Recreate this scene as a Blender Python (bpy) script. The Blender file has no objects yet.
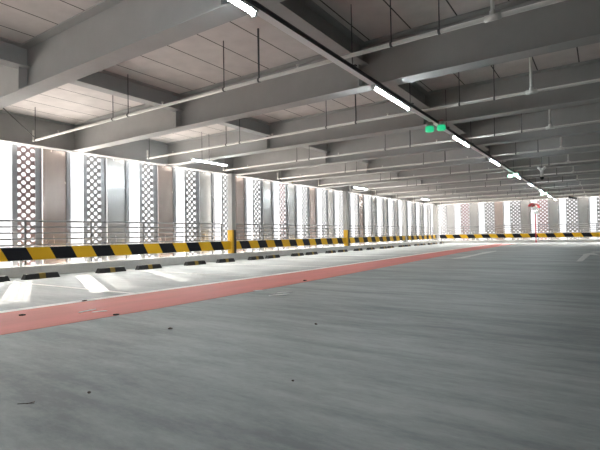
import bpy, bmesh, math, random
from mathutils import Vector, Matrix
random.seed(7)
sc = bpy.context.scene
COL = sc.collection

# ---------------------------------------------------------------- materials
def mat(name, color=(.5, .5, .5), rough=.5, metal=0.0, emit=None, strength=0.0, spec=.5,
        vary=0.0, vscale=6.0, vstretch=(1, 1, 1), bump=0.0, bscale=60.0, rvary=0.0):
    m = bpy.data.materials.new(name); m.use_nodes = True
    nt = m.node_tree; b = nt.nodes['Principled BSDF']
    b.inputs['Base Color'].default_value = (*color, 1)
    b.inputs['Roughness'].default_value = rough
    b.inputs['Metallic'].default_value = metal
    b.inputs['Specular IOR Level'].default_value = spec
    tc = nt.nodes.new('ShaderNodeTexCoord')
    mp = nt.nodes.new('ShaderNodeMapping'); mp.inputs['Scale'].default_value = vstretch
    nt.links.new(tc.outputs['Object'], mp.inputs['Vector'])
    if vary > 0 or rvary > 0:
        n = nt.nodes.new('ShaderNodeTexNoise'); n.inputs['Scale'].default_value = vscale
        n.inputs['Detail'].default_value = 6; n.inputs['Roughness'].default_value = .6
        nt.links.new(mp.outputs['Vector'], n.inputs['Vector'])
        if vary > 0:
            r = nt.nodes.new('ShaderNodeValToRGB')
            r.color_ramp.elements[0].position = .3; r.color_ramp.elements[1].position = .7
            r.color_ramp.elements[0].color = (*[c * (1 - vary) for c in color], 1)
            r.color_ramp.elements[1].color = (*[min(1, c * (1 + vary)) for c in color], 1)
            nt.links.new(n.outputs['Fac'], r.inputs['Fac'])
            nt.links.new(r.outputs['Color'], b.inputs['Base Color'])
        if rvary > 0:
            mr = nt.nodes.new('ShaderNodeMapRange')
            mr.inputs['To Min'].default_value = rough - rvary; mr.inputs['To Max'].default_value = rough + rvary
            nt.links.new(n.outputs['Fac'], mr.inputs['Value']); nt.links.new(mr.outputs['Result'], b.inputs['Roughness'])
    if bump > 0:
        n2 = nt.nodes.new('ShaderNodeTexNoise'); n2.inputs['Scale'].default_value = bscale
        nt.links.new(tc.outputs['Object'], n2.inputs['Vector'])
        bp = nt.nodes.new('ShaderNodeBump'); bp.inputs['Strength'].default_value = bump
        bp.inputs['Distance'].default_value = .01
        nt.links.new(n2.outputs['Fac'], bp.inputs['Height']); nt.links.new(bp.outputs['Normal'], b.inputs['Normal'])
    if emit:
        b.inputs['Emission Color'].default_value = (*emit, 1); b.inputs['Emission Strength'].default_value = strength
    return m

def stripe_mat(name, axis, start, slant, zref, period, ca, cb):
    """diagonal bands running along world axis; black for the first half of each period"""
    m = mat(name, ca, .5, spec=.25)
    nt = m.node_tree; b = nt.nodes['Principled BSDF']
    g = nt.nodes.new('ShaderNodeNewGeometry'); s = nt.nodes.new('ShaderNodeSeparateXYZ')
    nt.links.new(g.outputs['Position'], s.inputs[0])
    def mth(op, a, bb=None):
        n = nt.nodes.new('ShaderNodeMath'); n.operation = op
        for i, v in enumerate((a, bb)):
            if v is None: continue
            if isinstance(v, (int, float)): n.inputs[i].default_value = v
            else: nt.links.new(v, n.inputs[i])
        return n.outputs[0]
    dz = mth('MULTIPLY', mth('SUBTRACT', s.outputs['Z'], zref), slant)
    t = mth('DIVIDE', mth('SUBTRACT', mth('ADD', s.outputs[axis], dz), start), period)
    fr = mth('FRACT', mth('ADD', t, 100.0))
    f = mth('LESS_THAN', fr, .5)
    mx = nt.nodes.new('ShaderNodeMix'); mx.data_type = 'RGBA'
    mx.inputs['A'].default_value = (*cb, 1); mx.inputs['B'].default_value = (*ca, 1)
    nt.links.new(f, mx.inputs['Factor']); nt.links.new(mx.outputs['Result'], b.inputs['Base Color'])
    return m

YEL = (.72, .42, .014); BLK = (.006, .007, .012)
M = {}
M['steel'] = mat('painted_steel', (.40, .40, .388), .7, spec=.3, vary=.05, vscale=3, bump=.05)
M['stiff'] = M['steel']
M['slabedge'] = mat('edge_concrete', (.62, .62, .60), .8, vary=.08, bump=.2)
M['alu'] = mat('brushed_metal', (.60, .60, .59), .26, metal=.7, vary=.10, vscale=2.5, vstretch=(1, 1, .35), rvary=.06)
M['alu_warm'] = mat('bronze_tinted_metal', (.56, .47, .43), .26, metal=.7, vary=.12, vscale=2.5, vstretch=(1, 1, .35), rvary=.06)
M['perf'] = mat('perforated_metal', (.27, .27, .27), .5, metal=.2, vary=.08)
M['perf_warm'] = mat('rosy_perforated_metal', (.34, .25, .25), .5, metal=.2, vary=.08)
M['frame'] = mat('frame_metal', (.42, .43, .45), .4, metal=.6)
M['rail'] = mat('rail_metal', (.13, .135, .14), .6, metal=0)
M['white_paint'] = mat('white_painted_metal', (.75, .75, .72), .4)
M['pipe'] = mat('pale_pipe', (.70, .69, .65), .4)
M['rod'] = mat('hanger_rod', (.10, .10, .10), .5, metal=.3)
M['dark'] = mat('dark_plastic', (.02, .02, .022), .4)
M['raceway'] = mat('white_raceway', (.95, .95, .95), .35)
M['race_shade'] = mat('raceway_shaded_side', (.05, .05, .055), .5)  # backlit side of the raceway, its shade put into the colour
M['tube'] = mat('lit_tube', (1, 1, 1), .3, emit=(.86, .95, 1), strength=40)
M['green'] = mat('lit_green', (.05, .5, .25), .3, emit=(.03, .75, .32), strength=.2)
M['green_pale'] = mat('lit_pale_green', (.3, .7, .5), .3, emit=(.45, 1, .75), strength=1.2)
M['sensor'] = mat('sensor_housing', (.42, .40, .37), .5)
M['red_lane'] = mat('red_floor_coating', (.68, .20, .17), .6, vary=.10, vscale=3, vstretch=(1, .25, 1), bump=.05)
M['line'] = mat('white_line_paint', (.88, .87, .83), .55, vary=.08, vscale=14)
M['oldline'] = mat('worn_line_paint', (.68, .69, .66), .6, vary=.15, vscale=20)
M['rubber'] = mat('black_rubber', (.012, .012, .013), .6, bump=.2)
M['yellow'] = mat('yellow_paint', (.62, .36, .02), .5)
M['band'] = mat('dull_yellow_band', (.30, .20, .03), .6)
M['red'] = mat('red_paint', (.50, .03, .04), .4)
M['mirror'] = mat('mirror_face', (.85, .87, .88), .04, metal=1)
M['concrete'] = mat('wall_concrete', (.16, .16, .16), .8, vary=.08, vscale=2, bump=.2)
M['leaf'] = mat('dry_leaf', (.05, .035, .025), .7, vary=.3, vscale=60)
M['scrap'] = mat('white_scrap', (.92, .92, .90), .7)

def floor_mat():
    m = bpy.data.materials.new('grey_floor_coating'); m.use_nodes = True
    nt = m.node_tree; b = nt.nodes['Principled BSDF']; L = nt.links.new
    tc = nt.nodes.new('ShaderNodeTexCoord')
    def noise(scale, stretch, rot=0, det=7, rg=.62):
        mp = nt.nodes.new('ShaderNodeMapping'); mp.inputs['Scale'].default_value = stretch
        mp.inputs['Rotation'].default_value = (0, 0, rot)
        L(tc.outputs['Object'], mp.inputs['Vector'])
        n = nt.nodes.new('ShaderNodeTexNoise'); n.inputs['Scale'].default_value = scale
        n.inputs['Detail'].default_value = det; n.inputs['Roughness'].default_value = rg
        L(mp.outputs['Vector'], n.inputs['Vector']); return n
    a = noise(.9, (.35, 1.6, 1), .3); c = noise(5, (.3, 1.5, 1), .45); d = noise(22, (.6, 1.3, 1), .4, 8, .75)
    mx = nt.nodes.new('ShaderNodeMix'); mx.inputs['Factor'].default_value = .45
    L(a.outputs['Fac'], mx.inputs['A']); L(c.outputs['Fac'], mx.inputs['B'])
    mx2 = nt.nodes.new('ShaderNodeMix'); mx2.inputs['Factor'].default_value = .18
    L(mx.outputs['Result'], mx2.inputs['A']); L(d.outputs['Fac'], mx2.inputs['B'])
    r = nt.nodes.new('ShaderNodeValToRGB')
    r.color_ramp.elements[0].position = .42; r.color_ramp.elements[0].color = (.225, .25, .252, 1)
    r.color_ramp.elements[1].position = .58; r.color_ramp.elements[1].color = (.44, .475, .465, 1)
    L(mx2.outputs['Result'], r.inputs['Fac']); L(r.outputs['Color'], b.inputs['Base Color'])
    mr = nt.nodes.new('ShaderNodeMapRange'); mr.inputs['To Min'].default_value = .42; mr.inputs['To Max'].default_value = .72
    L(c.outputs['Fac'], mr.inputs['Value']); L(mr.outputs['Result'], b.inputs['Roughness'])
    bp = nt.nodes.new('ShaderNodeBump'); bp.inputs['Strength'].default_value = .15; bp.inputs['Distance'].default_value = .01
    L(mx2.outputs['Result'], bp.inputs['Height']); L(bp.outputs['Normal'], b.inputs['Normal'])
    return m
M['floor'] = floor_mat()

def ceiling_mat():
    m = mat('ceiling_deck', (.56, .53, .50), .8)
    nt = m.node_tree; b = nt.nodes['Principled BSDF']; L = nt.links.new
    g = nt.nodes.new('ShaderNodeTexCoord'); s = nt.nodes.new('ShaderNodeSeparateXYZ'); L(g.outputs['Object'], s.inputs[0])
    def mth(op, a, bb):
        n = nt.nodes.new('ShaderNodeMath'); n.operation = op
        for i, v in enumerate((a, bb)):
            if isinstance(v, (int, float)): n.inputs[i].default_value = v
            else: L(v, n.inputs[i])
        return n.outputs[0]
    fr = mth('FRACT', mth('DIVIDE', mth('ADD', s.outputs['X'], 1.37 + .0065 + 56.7), .567), 0)
    line = mth('LESS_THAN', fr, .03)
    n = nt.nodes.new('ShaderNodeTexNoise'); n.inputs['Scale'].default_value = 4; n.inputs['Detail'].default_value = 8
    L(g.outputs['Object'], n.inputs['Vector'])
    r = nt.nodes.new('ShaderNodeValToRGB')
    r.color_ramp.elements[0].position = .3; r.color_ramp.elements[0].color = (.60, .56, .53, 1)
    r.color_ramp.elements[1].position = .7; r.color_ramp.elements[1].color = (.70, .655, .62, 1)
    L(n.outputs['Fac'], r.inputs['Fac'])
    mx = nt.nodes.new('ShaderNodeMix'); mx.data_type = 'RGBA'
    L(line, mx.inputs['Factor']); L(r.outputs['Color'], mx.inputs['A']); mx.inputs['B'].default_value = (.06, .055, .05, 1)
    L(mx.outputs['Result'], b.inputs['Base Color'])
    bp = nt.nodes.new('ShaderNodeBump'); bp.inputs['Strength'].default_value = .25; bp.inputs['Distance'].default_value = .01
    n2 = nt.nodes.new('ShaderNodeTexNoise'); n2.inputs['Scale'].default_value = 25; n2.inputs['Detail'].default_value = 8
    L(g.outputs['Object'], n2.inputs['Vector']); L(n2.outputs['Fac'], bp.inputs['Height']); L(bp.outputs['Normal'], b.inputs['Normal'])
    return m
M['ceiling'] = ceiling_mat()

# ---------------------------------------------------------------- helpers
def add_box(bm, x0, x1, y0, y1, z0, z1):
    v = [bm.verts.new(p) for p in ((x0, y0, z0), (x1, y0, z0), (x1, y1, z0), (x0, y1, z0), (x0, y0, z1), (x1, y0, z1), (x1, y1, z1), (x0, y1, z1))]
    for f in ((0, 3, 2, 1), (4, 5, 6, 7), (0, 1, 5, 4), (1, 2, 6, 5), (2, 3, 7, 6), (3, 0, 4, 7)):
        bm.faces.new([v[i] for i in f])
def add_tube(bm, p, q, r, n=10, r2=None):
    p = Vector(p); q = Vector(q); d = (q - p); L = d.length; d.normalize()
    a = d.orthogonal().normalized(); c = d.cross(a); r2 = r if r2 is None else r2
    A = [bm.verts.new(p + (a * math.cos(t) + c * math.sin(t)) * r) for t in [2 * math.pi * i / n for i in range(n)]]
    B = [bm.verts.new(q + (a * math.cos(t) + c * math.sin(t)) * r2) for t in [2 * math.pi * i / n for i in range(n)]]
    for i in range(n):
        j = (i + 1) % n; f = bm.faces.new((A[i], A[j], B[j], B[i])); f.smooth = True
    bm.faces.new(A[::-1]); bm.faces.new(B)
def add_lathe(bm, prof, c=(0, 0, 0), n=24, axis='Z', close=True):
    rings = []
    for (r, h) in prof:
        ring = []
        for i in range(n):
            t = 2 * math.pi * i / n
            if axis == 'Z': p = (c[0] + r * math.cos(t), c[1] + r * math.sin(t), c[2] + h)
            else: p = (c[0] + r * math.cos(t), c[1] + h, c[2] + r * math.sin(t))
            ring.append(bm.verts.new(p))
        rings.append(ring)
    for a, b in zip(rings, rings[1:]):
        for i in range(n):
            j = (i + 1) % n; f = bm.faces.new((a[i], a[j], b[j], b[i])); f.smooth = True
    if close:
        bm.faces.new(rings[0][::-1]); bm.faces.new(rings[-1])
def obj(name, bm, m, parent=None, bevel=0, fix=True):
    if fix: bmesh.ops.recalc_face_normals(bm, faces=bm.faces)
    me = bpy.data.meshes.new(name); bm.to_mesh(me); bm.free()
    o = bpy.data.objects.new(name, me); COL.objects.link(o)
    for mm in (m if isinstance(m, (list, tuple)) else [m]): me.materials.append(mm)
    if parent: o.parent = parent
    if bevel:
        b = o.modifiers.new('bevel', 'BEVEL'); b.width = bevel; b.segments = 2; b.limit_method = 'ANGLE'
    return o
def boxobj(name, dims, m, parent=None, bevel=0):
    bm = bmesh.new(); add_box(bm, *dims); return obj(name, bm, m, parent, bevel)
def thing(name, label, cat, loc=(0, 0, 0), rz=0, group=None):
    o = bpy.data.objects.new(name, None); COL.objects.link(o); o.empty_display_size = .1
    o.location = loc; o.rotation_euler = (0, 0, rz); tag(o, label, cat, group); return o
def tag(o, label, cat, group=None):
    o['label'] = label; o['category'] = cat
    if group: o['group'] = group
    return o
def struct(o):
    o['kind'] = 'structure'; return o
def kids(o): return [c for c in bpy.data.objects if c.parent == o]
def dup(root, loc, rz=None, label=None, group=None):
    r = root.copy(); COL.objects.link(r); r.location = loc
    if rz is not None: r.rotation_euler = (0, 0, rz)
    if label: r['label'] = label
    if group: r['group'] = group
    for ch in kids(root):
        c = ch.copy(); COL.objects.link(c); c.parent = r
        for g in kids(ch):
            d = g.copy(); COL.objects.link(d); d.parent = c
    return r
ORD = ['first', 'second', 'third', 'fourth', 'fifth', 'sixth', 'seventh', 'eighth', 'ninth', 'tenth', 'eleventh', 'twelfth',
       'thirteenth', 'fourteenth', 'fifteenth', 'sixteenth', 'seventeenth', 'eighteenth', 'nineteenth', 'twentieth',
       'twenty-first', 'twenty-second', 'twenty-third', 'twenty-fourth']
def nth(i, n=None):
    return ORD[i]

XL, XR, YB, YE = -10.05, 11.0, -8.0, 32.2     # slab extents
ZC, ZB = 3.30, 2.703                           # ceiling, beam underside
B0, BS = 2.92, 2.632                           # first main beam web, spacing
COLY = [10.52, 18.12, 25.45]                   # columns along the left side
XG = [-6.34, -2.68, .98]                       # secondary beam lines

# ---------------------------------------------------------------- setting
struct(boxobj('floor', (XL, XR, YB, YE, -.25, 0), M['floor']))
struct(boxobj('ceiling', (XL, XR, YB, YE, ZC, ZC + .25), M['ceiling']))
struct(boxobj('wall_right_unseen', (XR, XR + .2, YB, YE, -.25, ZC + .25), M['concrete']))  # unseen, added as a closed wall to keep outside light out
struct(boxobj('wall_back_unseen', (XL, XR, YB - .2, YB, -.25, ZC + .25), M['concrete']))  # unseen too, closed off against light from behind
# low kerbs along the open sides
struct(boxobj('trim_1', (-9.98, -9.5, YB, 31.82, 0, .2), M['slabedge'], bevel=.01))
struct(boxobj('trim_2', (-9.98, XR, 31.82, YE, 0, .17), M['slabedge'], bevel=.01))

# ---------------------------------------------------------------- main beams
def h_beam(parent, along, a0, a1, c, z0, z1, w, tf=.016, tw=.012):
    """H section; along 0 = runs in X at y=c, 1 = runs in Y at x=c"""
    def bx(name, c0, c1, zz0, zz1):
        d = (a0, a1, c0, c1, zz0, zz1) if along == 0 else (c0, c1, a0, a1, zz0, zz1)
        return boxobj(name, d, M['steel'], parent)
    bx('web', c - tw / 2, c + tw / 2, z0 + tf, z1 - tf)
    bx('bottom_flange', c - w / 2, c + w / 2, z0, z0 + tf)
    bx('top_flange', c - w / 2, c + w / 2, z1 - tf, z1)
NB = 12
for i in range(NB):
    y = B0 + BS * i
    lab = ('deep grey steel ceiling beam nearest the camera, crossing the top left corner' if i == 0 else
           'deep grey steel ceiling beam over the far panelled side, last of the row' if i == NB - 1 else
           '%s deep grey steel ceiling beam counted from the camera' % nth(i))
    t = thing('main_beam', lab, 'beam', (0, y, 0), 0, 'deep steel beams crossing the ceiling')
    h_beam(t, 0, -9.875, XR, 0, ZB, ZC, .24)
    for gx in XG:
        for s in (-1, 1):
            boxobj('stiffener', (gx - .006, gx + .006, min(s * .006, s * .118), max(s * .006, s * .118), ZB + .016, ZC - .016), M['stiff'], t)
# edge beam along the left side
t = thing('edge_beam', 'long grey steel beam along the top of the left panelled side', 'beam', (-9.885, 0, 0))
h_beam(t, 1, YB, 31.98, 0, ZB, ZC, .24)

# secondary beams between main beams
proto = None
gl = {0: 'left of the long light line', 1: 'beside the long light line', 2: 'right of the long light line'}
for j, gx in enumerate(XG[:2]):
    for i in range(-1, NB - 1):
        y0 = B0 + BS * i + .007; 
        lab = 'shallow grey cross beam %s, %s bay from the camera' % (gl[j], nth(i + 1))
        if proto is None:
            proto = thing('secondary_beam', lab, 'beam', (gx, y0, 0), 0, 'shallow beams bridging the deep ones')
            h_beam(proto, 1, 0, BS - .014, 0, 3.02, ZC, .2, .012, .008)
        else:
            dup(proto, (gx, y0, 0), None, lab)

# ---------------------------------------------------------------- columns
def column(x, y, label, first=None):
    if first: return dup(first, (x, y, 0), None, label)
    t = thing('steel_column', label, 'column', (x, y, 0), 0, 'square steel columns along the open side')
    bm = bmesh.new(); h = .09
    # H section column
    add_box(bm, -h, h, -h, -h + .016, .02, ZB); add_box(bm, -h, h, h - .016, h, .02, ZB); add_box(bm, h - .02, h, -h + .016, h - .016, .02, ZB)
    add_box(bm, -h, -h + .02, -h + .016, h - .016, .02, ZB)
    obj('shaft', bm, M['steel'], t)
    boxobj('base_plate', (-.14, .14, -.14, .14, 0, .02), M['steel'], t)
    boxobj('cap_plate', (-.11, .11, -.11, .11, ZB - .02, ZB), M['steel'], t)
    bm = bmesh.new(); g = h + .002; w = .018
    add_box(bm, -g, g + w, -g - w, -g, .03, .93)
    add_box(bm, g, g + w, -g, -g * .35, .03, .93)
    gd = obj('corner_guard', bm, M['yellow'], t, .006); gd['label'] = 'yellow corner guard'
    bm = bmesh.new(); add_box(bm, g, g + w, -g * .35, g * .8, .03, .93)
    gd = obj('guard_edge', bm, M['dark'], t, .004); gd['label'] = 'black edge of the corner guard'
    return t
c0 = column(-9.70, COLY[0], 'grey steel column with yellow guard, nearest of the left row')
column(-9.70, COLY[1], 'grey steel column with guard, second of the left row', c0)
c3 = column(-9.70, COLY[2], 'plain grey steel column, third of the left row', c0)
for c in kids(c3):
    if c.name.startswith('guard_edge') or c.name.startswith('corner_guard'): bpy.data.objects.remove(c)
t = thing('corner_column', 'pale grey steel column in the far left corner', 'column', (-9.80, 31.62, 0))
boxobj('shaft', (-.14, .14, -.14, .14, .02, ZB), M['steel'], t); boxobj('base_plate', (-.18, .18, -.18, .18, 0, .02), M['steel'], t)

# ---------------------------------------------------------------- facade panels
ZF0, ZF1 = -.35, 3.55
def perf_mesh(x0=.10, x1=.51, ncol=4, c0=.165, rad=.0455, p=.0875):
    bm = bmesh.new()
    loops = [[(x0, ZF0), (x1, ZF0), (x1, ZF1), (x0, ZF1)]]
    z = ZF0 + .12; row = 0
    while z < ZF1 - .07:
        for k in range(ncol):
            if (k + row) % 2: continue
            cx = c0 + k * p * 1.04; 
            loops.append([(cx + rad * math.cos(t), z + rad * math.sin(t)) for t in [2 * math.pi * q / 14 for q in range(14)]])
        z += p; row += 1
    es = []
    for lp in loops:
        vs = [bm.verts.new((a, 0, b)) for a, b in lp]
        es += [bm.edges.new((vs[i], vs[(i + 1) % len(vs)])) for i in range(len(vs))]
    r = bmesh.ops.triangle_fill(bm, use_beauty=True, use_dissolve=False, edges=es, normal=(0, -1, 0))
    faces = [f for f in r['geom'] if isinstance(f, bmesh.types.BMFace)]
    ex = bmesh.ops.extrude_face_region(bm, geom=faces)
    for v in ex['geom']:
        if isinstance(v, bmesh.types.BMVert): v.co.y += .006
    return bm
pt = thing('perforated_panel', '', 'panel', (0, 0, 0), 0, 'perforated metal screens on the open sides')
obj('perforated_sheet', perf_mesh(), M['perf'], pt)
bm = bmesh.new(); add_box(bm, 0, .125, -.02, .0, ZF0, ZF1); add_box(bm, 0, .012, -.07, -.02, ZF0, ZF1); obj('side_frame', bm, M['frame'], pt)
bm = bmesh.new(); add_box(bm, .485, .605, -.02, .0, ZF0, ZF1); add_box(bm, .593, .605, -.06, -.02, ZF0, ZF1); obj('side_frame', bm, M['frame'], pt)
# the far side has wider perforated screens with slim frames
pw = thing('perforated_panel', '', 'panel', (0, 0, 0), 0, 'perforated metal screens on the open sides')
obj('perforated_sheet', perf_mesh(.02, .625, 5, .085, .050, .113), M['perf'], pw)
bm = bmesh.new(); add_box(bm, 0, .03, -.04, -.001, ZF0, ZF1); obj('side_frame', bm, M['frame'], pw)
bm = bmesh.new(); add_box(bm, .61, .64, -.04, -.001, ZF0, ZF1); obj('side_frame', bm, M['frame'], pw)
st = thing('solid_panel', '', 'panel', (0, 0, 0), 0, 'plain metal cladding panels on the open sides')
bm = bmesh.new(); add_box(bm, .64, 1.17, -.004, .004, ZF0, ZF1); add_box(bm, .64, .652, -.03, -.004, ZF0, ZF1); obj('sheet', bm, M['alu'], st)
bm = bmesh.new(); add_box(bm, 1.17, 1.25, -.05, .004, ZF0, ZF1); obj('side_frame', bm, M['frame'], st)
# brackets tying each panel back to the edge beam, out of the sight line above the beam soffit
for tt, xs in ((pt, (.06, .545)), (pw, (.03, .60)), (st, (.9,))):
    for x in xs:
        bm = bmesh.new(); add_box(bm, x - .025, x + .025, -.0, -.24 + .02, 2.95, 3.0) if False else add_box(bm, x - .025, x + .025, -.22, 0.0, 2.95, 3.0)
        obj('bracket', bm, M['frame'], tt)
warm_alu = {0: 1, 2: 1, 4: 1, 5: 0, 9: 1}
def place_panels(n, origin, step, rz, side, skip_first_solid=False):
    for k in range(n):
        if rz: loc = (origin[0], origin[1] + step * k, 0)
        else: loc = (origin[0] + step * k, origin[1], 0)
        lab1 = '%s perforated metal screen from the left end, on the %s side' % (nth(k), side)
        lab2 = '%s plain sheet metal panel from the left end, on the %s side' % (nth(k), side)
        a = dup(pt if side == 'left' else pw, loc, rz, lab1); b = dup(st, loc, rz, lab2)
        wp = random.random() < .35; wa = random.random() < .4
        if side == 'left': wp = k in (0, 6); wa = k in (0, 2, 4, 7, 10)
        if wa:
            for c in kids(b):
                if c.name.startswith('sheet'):
                    c.data = WARM_S; c['label'] = 'bronze tinted sheet'
        if wp:
            for c in kids(a):
                if c.name.startswith('perforated_sheet'): c.data = WARM_P if side == 'left' else WARM_W
sh = [c for c in kids(st) if c.name.startswith('sheet')][0]; WARM_S = sh.data.copy(); WARM_S.materials[0] = M['alu_warm']
ph = [c for c in kids(pt) if c.name.startswith('perforated_sheet')][0]; WARM_P = ph.data.copy(); WARM_P.materials[0] = M['perf_warm']
ph = [c for c in kids(pw) if c.name.startswith('perforated_sheet')][0]; WARM_W = ph.data.copy(); WARM_W.materials[0] = M['perf_warm']
place_panels(18, (-10.22, 4.357, 0), 1.544, math.pi / 2, 'left')
place_panels(8, (-9.88, 32.42, 0), 1.6, 0, 'far')
for r in (pt, pw, st):
    for c in kids(r): bpy.data.objects.remove(c)
    bpy.data.objects.remove(r)
# cladding continues out of the picture on the left side: plain metal wall
bm = bmesh.new()
for k in range(8):
    g0 = 4.357 - 1.544 * (k + 1)
    add_box(bm, -10.24, -10.2, g0, g0 + 1.25, -.35, 3.55)
struct(obj('wall_left', bm, M['alu']))
struct(boxobj('wall_far', (2.9, XR + .2, 32.4, 32.44, -.35, 3.55), M['alu']))

# ---------------------------------------------------------------- guard rails (pipes) behind the barrier
def rail_fence(label, p0, p1, rz, length):
    t = thing('guard_railing', label, 'railing', p0, rz, 'thin metal railings behind the striped barriers')
    for z in (1.124, .998, .872, .746, .62, .494):
        bm = bmesh.new(); add_tube(bm, (0, 0, z), (length, 0, z), .0165 if z < 1.1 else .021, 8); obj('rail', bm, M['rail'], t)
    n = max(2, round(length / 1.544)); 
    for k in range(n + 1):
        x = .03 + (length - .06) * k / n
        boxobj('post', (x - .02, x + .02, .014, .03, .17, 1.13), M['rail'], t)
    return t
segs = [(1.6, COLY[0] - .2), (COLY[0] + .2, COLY[1] - .2), (COLY[1] + .2, COLY[2] - .2), (COLY[2] + .2, 31.4)]
where = ['nearest the camera, left of the yellow guarded column', 'between the first and second columns', 'between the second and third columns', 'between the third column and the far corner']
for (a, b), w in zip(segs, where):
    rail_fence('grey pipe railing on the left side, ' + w, (-9.92, a, 0), None, math.pi / 2, b - a)
rail_fence('grey pipe railing along the far side', (-9.6, 32.12, 0), None, 0, 12.4)

# ---------------------------------------------------------------- striped barriers
SMS = [stripe_mat('striped_board_left', 'Y', a_, .55, .583, p_, BLK, YEL) for a_, p_ in ((3.94, .9325), (10.82, .908), (18.82, .93), (26.3, .95))]
SE = stripe_mat('striped_board_far', 'X', -8.76, .6, .583, .953, BLK, YEL)
def barrier(label, p0, rz, length, smat, posts):
    t = thing('crash_barrier', label, 'barrier', p0, rz, 'yellow and black striped barriers')
    bm = bmesh.new(); add_box(bm, 0, length, -.02, .0, .322, .578); obj('striped_board', bm, smat, t)
    bm = bmesh.new(); add_box(bm, 0, length, -.022, .025, .578, .592); add_box(bm, 0, length, 0, .025, .31, .322); obj('edge_rail', bm, M['white_paint'], t)
    for x in posts:
        bm = bmesh.new(); add_box(bm, x - .022, x + .022, 0.0, .045, .19, .578); obj('post', bm, M['white_paint'], t)
        bm = bmesh.new(); add_box(bm, x - .05, x + .05, -.02, .06, .17, .205); obj('foot_plate', bm, M['white_paint'], t)
    return t
for (a, b), w, SM in zip(segs, where, SMS):
    a2, b2 = (a, b + .12) if b < 31 else (a, b)
    if a > 2: a2 = a - .03
    pos = [y - a2 for y in [1.45 + 1.44 * k for k in range(22)] if a2 + .1 < y < b2 - .1]
    barrier('striped barrier on the left side, ' + w, (-9.70, a2, 0), math.pi / 2, b2 - a2, SM, pos)
barrier('yellow and black striped barrier along the far side, in front of the panels', (-9.62, 31.94, 0), 0, 12.4, SE,
        [.5 + 1.9 * k for k in range(7)])

# ---------------------------------------------------------------- wheel stops
def wheel_stop():
    t = thing('wheel_stop', '', 'wheel stop', (0, 0, 0), 0, 'black rubber wheel stops in pairs')
    def pr(name, x0, x1, m, e=0):
        bm = bmesh.new(); w, wt, h = .075 + e, .045 + e, .10 + e
        s0 = .035 if x0 < -.28 else 0; s1 = .035 if x1 > .28 else 0
        P = [(x0, -w, 0), (x1, -w, 0), (x1, w, 0), (x0, w, 0), (x0 + s0, -wt, h), (x1 - s1, -wt, h), (x1 - s1, wt, h), (x0 + s0, wt, h)]
        v = [bm.verts.new(p) for p in P]
        for f in ((0, 3, 2, 1), (4, 5, 6, 7), (0, 1, 5, 4), (1, 2, 6, 5), (2, 3, 7, 6), (3, 0, 4, 7)): bm.faces.new([v[i] for i in f])
        return obj(name, bm, m, t, .006)
    pr('block', -.33, .33, M['rubber'])
    y = pr('reflective_band', -.06, .06, M['band'], .002); y['label'] = 'yellow band'
    return t
ws = wheel_stop()
stops = [1.82, 3.40, 4.29, 5.76, 6.74, 8.2, 9.36, 10.72, 11.58, 13.03, 13.98, 15.37, 16.36, 17.77, 19.05, 20.5, 21.4, 22.9, 23.8, 25.3, 26.3, 27.7, 28.7, 30.1]
for i, y in enumerate(stops):
    xx = -8.78 - .012 * min(y, 14)
    if i < 12: lab = 'black rubber wheel stop with yellow band, %s along the left side from the camera' % nth(i)
    else: lab = 'small distant black wheel stop, %s along the left side from the camera' % nth(i)
    if i == 0: ws.location = (xx, y, 0); ws.rotation_euler = (0, 0, math.pi / 2); ws['label'] = lab
    else: dup(ws, (xx, y, 0), math.pi / 2 + random.uniform(-.02, .02), lab)

# ---------------------------------------------------------------- floor markings
def poly(name, pts, m, label, cat='floor marking', z=.003, group=None):
    bm = bmesh.new(); v = [bm.verts.new((x, y, z)) for x, y in pts]; f = bm.faces.new(v)
    bmesh.ops.recalc_face_normals(bm, faces=[f])
    if f.normal.z < 0: f.normal_flip()
    ex = bmesh.ops.extrude_face_region(bm, geom=[f])
    for q in ex['geom']:
        if isinstance(q, bmesh.types.BMVert): q.co.z -= z * .9
    return tag(obj(name, bm, m), label, cat, group)
far = [(-5.0, -6), (-5.0, 8), (-5.27, 20.4), (-5.36, 29.0)]
near = [(-4.26, 29.0), (-4.27, 20), (-4.28, 16.6), (-3.86, 7), (-3.80, 3), (-3.86, 1.5), (-3.86, -6)]
poly('painted_lane', far + near, M['red_lane'], 'faded red painted walkway strip crossing the grey floor', 'painted lane')
poly('lane_line', [(x - .14, y) for x, y in far] + [(x, y) for x, y in far[::-1]], M['line'], 'thin white line along the far edge of the red strip', group=None, z=.004)
for k, y in enumerate([3.66, 6.2, 8.7, 11.2, 13.75, 16.3, 18.8, 21.3, 23.9, 26.4, 28.9]):
    poly('stall_line', [(-9.3, y - .035), (-5.1, y - .035), (-5.1, y + .035), (-9.3, y + .035)], M['oldline'] if k % 2 else M['line'],
         'thin pale parking bay line, %s from the camera on the left side' % nth(k), group='parking bay lines')
# direction arrows
poly('arrow_marking', [(-.54, 12.2), (-.42, 12.3), (-.34, 15.6), (-.20, 15.5), (-.08, 15.2), (-.30, 17.2), (-.52, 16.0), (-.72, 15.75), (-.50, 15.75)],
     M['oldline'], 'worn white arrow on the floor at the right, pointing to the far side')
poly('arrow_marking', [(-.26, 17.3), (.6, 17.3), (.6, 18.4), (.1, 18.3), (-.40, 17.8)], M['oldline'], 'worn white painted bar on the floor beyond the right arrow')
poly('arrow_marking', [(-3.50, 12.6), (-3.26, 12.9), (-3.30, 15.2), (-3.28, 17.6), (-3.40, 18.4), (-3.56, 16.7), (-3.46, 15.0)], M['oldline'],
     'long worn white arrow on the floor beside the red strip')
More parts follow.
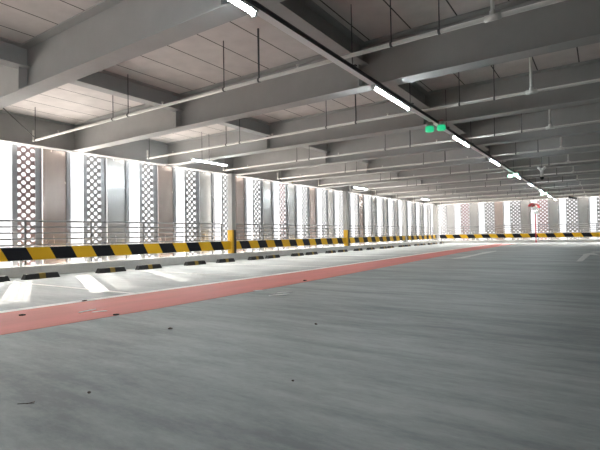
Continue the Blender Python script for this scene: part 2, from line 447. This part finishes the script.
# scraps and leaves
def scrap(name, x, y, s, m, label, cat, a=0):
    bm = bmesh.new(); n = 7; rr = [random.uniform(.55, 1) for _ in range(n)]
    top = []; bot = []
    for i in range(n):
        t = 2 * math.pi * i / n; px, py = math.cos(t) * s[0] * rr[i], math.sin(t) * s[1] * rr[i]
        top.append(bm.verts.new((px, py, .006 + random.uniform(0, s[2])))); bot.append(bm.verts.new((px * .9, py * .9, .003)))
    ctr = bm.verts.new((0, 0, .008 + s[2])); bm.faces.new(bot[::-1])
    for i in range(n): bm.faces.new((top[i], top[(i + 1) % n], ctr))
    for i in range(n):
        j = (i + 1) % n; bm.faces.new((bot[i], bot[j], top[j], top[i]))
    o = obj(name, bm, m); o.location = (x, y, 0.002); o.rotation_euler = (0, 0, a); return tag(o, label, cat)

# ---------------------------------------------------------------- sprinkler pipes
def pipe(i):
    y = 4.30 + BS * i; z = 2.655
    t = thing('sprinkler_pipe', 'pale ceiling pipe in front of the %s deep beam from the camera' % nth(i + 1), 'pipe', (0, y, 0), 0, 'pale pipes hung in the ceiling bays')
    bm = bmesh.new(); add_tube(bm, (-9.12, 0, z), (6, 0, z), .022, 10); obj('pipe_run', bm, M['pipe'], t)
    bm = bmesh.new(); add_tube(bm, (-9.12, 0, z - .015), (-9.12, 0, z + .2), .016, 8); obj('end_riser', bm, M['pipe'], t)
    bm = bmesh.new(); add_tube(bm, (-.77, 0, z), (-.77, 0, ZC), .018, 10); obj('riser', bm, M['pipe'], t)
    bm = bmesh.new(); add_tube(bm, (-.84, 0, z), (-.70, 0, z), .030, 10); add_tube(bm, (-.77, 0, z), (-.77, 0, z + .06), .027, 10); obj('tee_fitting', bm, M['pipe'], t)
    for x in (-9.05, -6.52, -6.14 if i else -6.12, -4.07, -3.48, -1.74, -1.25):
        zt = ZC
        bm = bmesh.new(); add_tube(bm, (x, 0, z + .02), (x, 0, zt), .007 if x not in (-3.48,) else .012, 6)
        add_tube(bm, (x - .012, 0, z), (x + .012, 0, z), .030, 8)
        obj('hanger_rod', bm, M['rod'], t)
    for x in (-8.2, -5.3, -2.9):
        bm = bmesh.new(); add_tube(bm, (x, 0, z), (x, 0, z + .05), .011, 8); add_lathe(bm, [(.004, .05), (.022, .055), (.022, .06)], (x, 0, z), 10); obj('sprinkler_head', bm, M['pipe'], t)
    if i == 0:
        bm = bmesh.new(); add_tube(bm, (-9.08, 0, z + .06), (-9.3, -.55, ZC), .008, 6); obj('brace_rod', bm, M['rod'], t)
for i in range(NB - 1): pipe(i)

# ---------------------------------------------------------------- raceway and lights
RX = -2.29; RZ = 2.56
t = thing('light_raceway', 'long white cable raceway carrying the main line of tube lights', 'raceway', (RX, 0, 0))
bm = bmesh.new(); add_box(bm, -.045, .034, -7.5, 31.4, RZ, RZ + .006); add_box(bm, -.045, -.041, -7.5, 31.4, RZ + .006, RZ + .04); obj('tray_bottom', bm, M['raceway'], t)
bm = bmesh.new(); add_box(bm, .034, .038, -7.5, 31.4, RZ, RZ + .04); add_box(bm, .038, .046, -7.5, 31.4, RZ + .034, RZ + .04); d = obj('shaded_side', bm, M['race_shade'], t); d['label'] = 'raceway side coloured dark as shade'
y = .83 - 1.815 * 4
while y < 31:
    bm = bmesh.new(); add_tube(bm, (0.02, y, RZ + .01), (0.02, y, ZC), .006, 6); add_box(bm, -.02, .07, y - .02, y + .02, RZ + .034, RZ + .048); obj('hanger_rod', bm, M['rod'], t); y += 1.815
LT = None
def lamp(x, y, z, label, group, length=1.22):
    global LT
    if LT: return dup(LT, (x, y, z), None, label, group)
    LT = thing('tube_light', label, 'light', (x, y, z), 0, group)
    boxobj('housing', (-.030, .030, -length / 2, length / 2, -.014, .012), M['white_paint'], LT)
    bm = bmesh.new(); add_tube(bm, (0, -length / 2 + .03, -.030), (0, length / 2 - .03, -.027), .014, 14); obj('tube', bm, M['tube'], LT)
    for s in (-1, 1):
        a, b = sorted((s * (length / 2 - .03), s * length / 2)); boxobj('end_cap', (-.02, .02, a, b, -.05, -.014), M['white_paint'], LT, .004)
    return LT
for k, y in enumerate([2.19, 5.65, 9.12, 12.49, 16.13, 19.4, 23.0, 26.6, 29.9]):
    lamp(RX - .0, y, RZ - .0125, 'lit white tube light on the long raceway, %s from the camera' % nth(k), 'tube lights on the long raceway')
for k, y in enumerate([8.0, 16.35, 24.3]):
    l = lamp(-8.08, y, 2.60, 'lit white tube light hung near the left side, %s from the camera' % nth(k), 'tube lights hung near the left side')
    for yy in (-.27, -.03, ):
        bm = bmesh.new(); add_tube(bm, (0, yy, 0), (0, yy, ZC - 2.60), .006, 6); o = obj('hanger_rod', bm, M['rod'], l)

for y in (-1.27, -4.73):  # unseen lamps added behind the camera to fill the foreground
    lamp(RX, y, RZ - .0125, 'unseen fill tube light added on the long raceway behind the camera', 'tube lights on the long raceway')
l = lamp(-8.08, -.3, 2.60, 'unseen fill tube light added near the left side, behind the camera', 'tube lights hung near the left side')  # unseen lamp added to brighten the left foreground
# ---------------------------------------------------------------- parking guidance indicators
def indicator(y, label, g, sc_=1.0):
    t = thing('space_indicator', label, 'indicator light', (RX, y, RZ), 0, 'green indicator heads on the raceway')
    for (dx, dy, dz) in ((-.055, -.12, -.10), (.07, .12, -.05)):
        bm = bmesh.new(); add_lathe(bm, [(.045, .10), (.06, .09), (.062, .0), (.064, -.02)], (dx, dy, dz), 20)
        h = obj('housing', bm, M['sensor'], t)
        bm = bmesh.new(); add_lathe(bm, [(.066, .03), (.070, .0), (.072, -.04), (.055, -.055), (.02, -.062)], (dx, dy, dz), 20)
        o = obj('lit_lens', bm, g, h); o['label'] = 'glowing green lens'
    bm = bmesh.new(); add_tube(bm, (-.055, -.12, -.01), (.0, -.12, .02), .012, 8); add_tube(bm, (.0, .12, .03), (.07, .12, .03), .012, 8); obj('arm', bm, M['raceway'], t)
    boxobj('red_label', (.03, .11, .06, .16, .052, .060), M['red'], t)
    return t
indicator(7.49, 'pair of green glowing indicator heads on the raceway near the camera', M['green'])
indicator(15.3, 'pale green glowing indicator heads farther along the raceway', M['green_pale'])
indicator(24.0, 'tiny pale green indicator heads near the far end of the raceway', M['green_pale'])

# cameras hung from the ceiling
t = thing('security_camera', 'small white security camera hanging right of the light line', 'camera', (-1.34, 13.8, 0))
bm = bmesh.new(); add_tube(bm, (0, 0, 2.42), (0, 0, ZC), .010, 8); obj('drop_rod', bm, M['rod'], t)
bm = bmesh.new(); add_tube(bm, (0, 0, 2.2), (0, 0, 2.44), .036, 10); obj('bracket', bm, M['white_paint'], t)
bm = bmesh.new(); add_tube(bm, (-.09, -.02, 2.46), (0, 0, 2.36), .034, 10); add_tube(bm, (.09, -.02, 2.46), (0, 0, 2.36), .034, 10); obj('camera_head', bm, M['white_paint'], t)
bm = bmesh.new(); add_lathe(bm, [(.05, 0), (.055, -.03), (.035, -.07), (.01, -.085)], (-.0, -.0, 2.20), 16); obj('dome', bm, M['dark'], t)
t = thing('dome_camera', 'dark dome camera under the far ceiling above the far screens', 'camera', (-1.35, 29.4, 0))
bm = bmesh.new(); add_tube(bm, (0, 0, 2.60), (0, 0, ZC), .015, 8); obj('drop_rod', bm, M['rod'], t)
bm = bmesh.new(); add_tube(bm, (-.22, -.04, 2.60), (.2, .0, 2.50), .07, 12, .05); obj('camera_head', bm, M['dark'], t)

# ---------------------------------------------------------------- convex mirror
t = thing('traffic_mirror', 'round convex traffic mirror with red hood on red post, far side', 'mirror', (-3.50, 31.55, 0), -.55)
bm = bmesh.new(); add_tube(bm, (0, 0, 0.012), (0, 0, 2.12), .032, 14); obj('post', bm, M['red'], t)
bm = bmesh.new(); add_lathe(bm, [(.10, 0), (.10, .012), (.04, .014)], (0, 0, 0), 16); obj('base_plate', bm, M['red'], t)
head = (0.07, -.09, 2.12); prof = []
bm = bmesh.new()
R = .30
add_lathe(bm, [(R * math.sin(a), -.07 * math.cos(a * 1.0) + .02) for a in [math.radians(q) for q in (2, 15, 30, 45, 60, 75, 90)]], head, 28, 'Y', False)
mi = obj('mirror_face', bm, M['mirror'], t)
bm = bmesh.new(); add_lathe(bm, [(R + .0, .02), (R + .025, .0), (R + .025, .05), (R - .05, .06), (.05, .075)], head, 28, 'Y', False); o = obj('rim', bm, M['sensor'], t)
bm = bmesh.new(); n = 20; A = []; Bq = []
for i in range(n + 1):
    a = math.radians(5 + 150 * i / n)
    for (lst, rr, yy) in ((A, R + .03, .05), (Bq, R + .06, -.24)):
        lst.append((bm.verts.new((head[0] + rr * math.cos(a), head[1] + yy, head[2] + rr * math.sin(a))),
                    bm.verts.new((head[0] + (rr + .012) * math.cos(a), head[1] + yy, head[2] + (rr + .012) * math.sin(a)))))
for i in range(n):
    for k, (p, q) in enumerate(((0, 0), (1, 1))):
        bm.faces.new((A[i][k], A[i + 1][k], Bq[i + 1][k], Bq[i][k]))
    bm.faces.new((Bq[i][0], Bq[i + 1][0], Bq[i + 1][1], Bq[i][1])); bm.faces.new((A[i][0], A[i][1], A[i + 1][1], A[i + 1][0]))
obj('hood', bm, M['red'], t)
bm = bmesh.new(); add_box(bm, -.04, .04, -.10, .0, 2.04, 2.16); obj('bracket', bm, M['rod'], t)

# ---------------------------------------------------------------- dry leaves

# ---------------------------------------------------------------- camera (standing 0.725 m above the floor)
f_px, yaw, pitch, roll, H = 448.309, .594289, .022907, -.018027, .725
fw = Vector((-math.sin(yaw) * math.cos(pitch), math.cos(yaw) * math.cos(pitch), math.sin(pitch)))
r = Vector((math.cos(yaw), math.sin(yaw), 0)); u = r.cross(fw)
r2 = r * math.cos(roll) + u * math.sin(roll); u2 = -r * math.sin(roll) + u * math.cos(roll)
cam = bpy.data.cameras.new('camera'); co = bpy.data.objects.new('camera', cam); COL.objects.link(co)
mw = Matrix((( r2.x, u2.x, -fw.x, 0), (r2.y, u2.y, -fw.y, 0), (r2.z, u2.z, -fw.z, H), (0, 0, 0, 1)))
co.matrix_world = mw
cam.sensor_width = 36; cam.lens = f_px / 600 * 36; cam.clip_start = .05; cam.clip_end = 500
sc.camera = co

# leaves placed where they lie on the floor
def floor_at(px, py):
    v = r2 * ((px - 300) / f_px) + u2 * ((225 - py) / f_px) + fw
    return (v.x * (-H / v.z), v.y * (-H / v.z))
for (px, py, s, lab) in ((22, 316, .035, 'dark dry leaf at the left end of the red strip'), (84, 301.5, .03, 'dark dry leaf beyond the white line of the red strip'),
                      (117, 315.5, .03, 'brown dry leaf at the near edge of the red strip'), (170, 329.5, .025, 'dark thin leaf on the grey floor, left of centre'),
                      (316, 325, .018, 'black speck of litter on the grey floor near the centre'), (305, 281, .035, 'dark leaf at the near edge of the red strip by the centre'),
                      (89, 394, .010, 'tiny black crumb on the floor in the left foreground'), (293, 382, .008, 'tiny black crumb on the floor in the centre foreground')):
    x, y = floor_at(px, py); scrap('dry_leaf', x, y, (s * 1.3, s, s * .3), M['leaf'], lab, 'leaf', random.uniform(0, 3))
for (px, py, sz, nm, lab, a) in ((278.5, 295.5, (.17, .045, .004), 'paper_scrap', 'white torn scrap lying on the grey floor beside the red strip', 1.15),
        (285, 293, (.14, .035, .004), 'paper_scrap', 'second white sliver touching the far end of the torn white scrap', 1.0),
        (258, 291, (.12, .035, .003), 'paper_scrap', 'pale scrap at the near edge of the red strip', .8),
        (87, 311.5, (.03, .15, .002), 'paint_chip', 'white chip on the red strip, left one of two', .15),
        (100, 312, (.035, .11, .002), 'paint_chip', 'white chip on the red strip, right one of two', -.5)):
    x, y = floor_at(px, py); scrap(nm, x, y, sz, M['scrap'], lab, 'scrap', a)
x, y = floor_at(26, 405)
bm = bmesh.new(); add_tube(bm, (-.04, 0, .004), (.03, .012, .005), .0018, 6); add_tube(bm, (0, .003, .004), (.02, .03, .005), .0013, 6)
o = obj('twig', bm, M['leaf']); o.location = (x, y, 0); o.rotation_euler = (0, 0, .5); tag(o, 'small forked twig on the floor in the left foreground', 'twig')

# ---------------------------------------------------------------- light
SKY = 1.0
w = bpy.data.worlds.new('sky'); sc.world = w; w.use_nodes = True
nt = w.node_tree; bg = nt.nodes['Background']; bg.inputs['Strength'].default_value = 1.0
tc = nt.nodes.new('ShaderNodeTexCoord'); sx = nt.nodes.new('ShaderNodeSeparateXYZ'); nt.links.new(tc.outputs['Generated'], sx.inputs[0])
mr = nt.nodes.new('ShaderNodeMapRange'); mr.inputs['From Min'].default_value = -1; mr.inputs['From Max'].default_value = 1
nt.links.new(sx.outputs['Z'], mr.inputs['Value'])
rp = nt.nodes.new('ShaderNodeValToRGB'); nt.links.new(mr.outputs['Result'], rp.inputs['Fac'])
# ground and upper sky brightened as added fill, horizon dimmed to keep gaps readable
stops_ = [(0.0, (6.8, 6.2, 5.8)), (.40, (6.8, 6.2, 5.8)), (.46, (.38, .39, .40)), (.59, (.38, .385, .39)), (.68, (6.6, 6.45, 6.2)), (1.0, (6.8, 6.7, 6.5))]
e = rp.color_ramp.elements
e[0].position, e[1].position = 0, 1
for p_, c_ in stops_[1:-1]: e.new(p_)
for k_, (p_, c_) in enumerate(stops_):
    e[k_].position = p_; e[k_].color = (*[q / 8 for q in c_], 1)
vm = nt.nodes.new('ShaderNodeVectorMath'); vm.operation = 'SCALE'; vm.inputs['Scale'].default_value = 8 * SKY
nt.links.new(rp.outputs['Color'], vm.inputs[0]); nt.links.new(vm.outputs['Vector'], bg.inputs['Color'])
sl = bpy.data.lights.new('sun', 'SUN'); sl.energy = 1.0; sl.angle = math.radians(.35); sl.color = (1, .95, .86)
so = bpy.data.objects.new('sun', sl); COL.objects.link(so)
el = math.radians(29.5); d = Vector((.9 * math.cos(el), -.44 * math.cos(el), -math.sin(el)))
so.rotation_euler = d.to_track_quat('-Z', 'Y').to_euler(); so.location = (-30, 20, 15)

sc.view_settings.view_transform = 'Standard'; sc.view_settings.look = 'None'
sc.view_settings.exposure = 1.8; sc.view_settings.gamma = 1; sc.view_settings.use_curve_mapping = False
sc.cycles.max_bounces = 10; sc.cycles.diffuse_bounces = 7; sc.cycles.glossy_bounces = 5
sc.cycles.sample_clamp_indirect = 8; sc.cycles.caustics_reflective = False; sc.cycles.caustics_refractive = False
sc.cycles.use_denoising = True
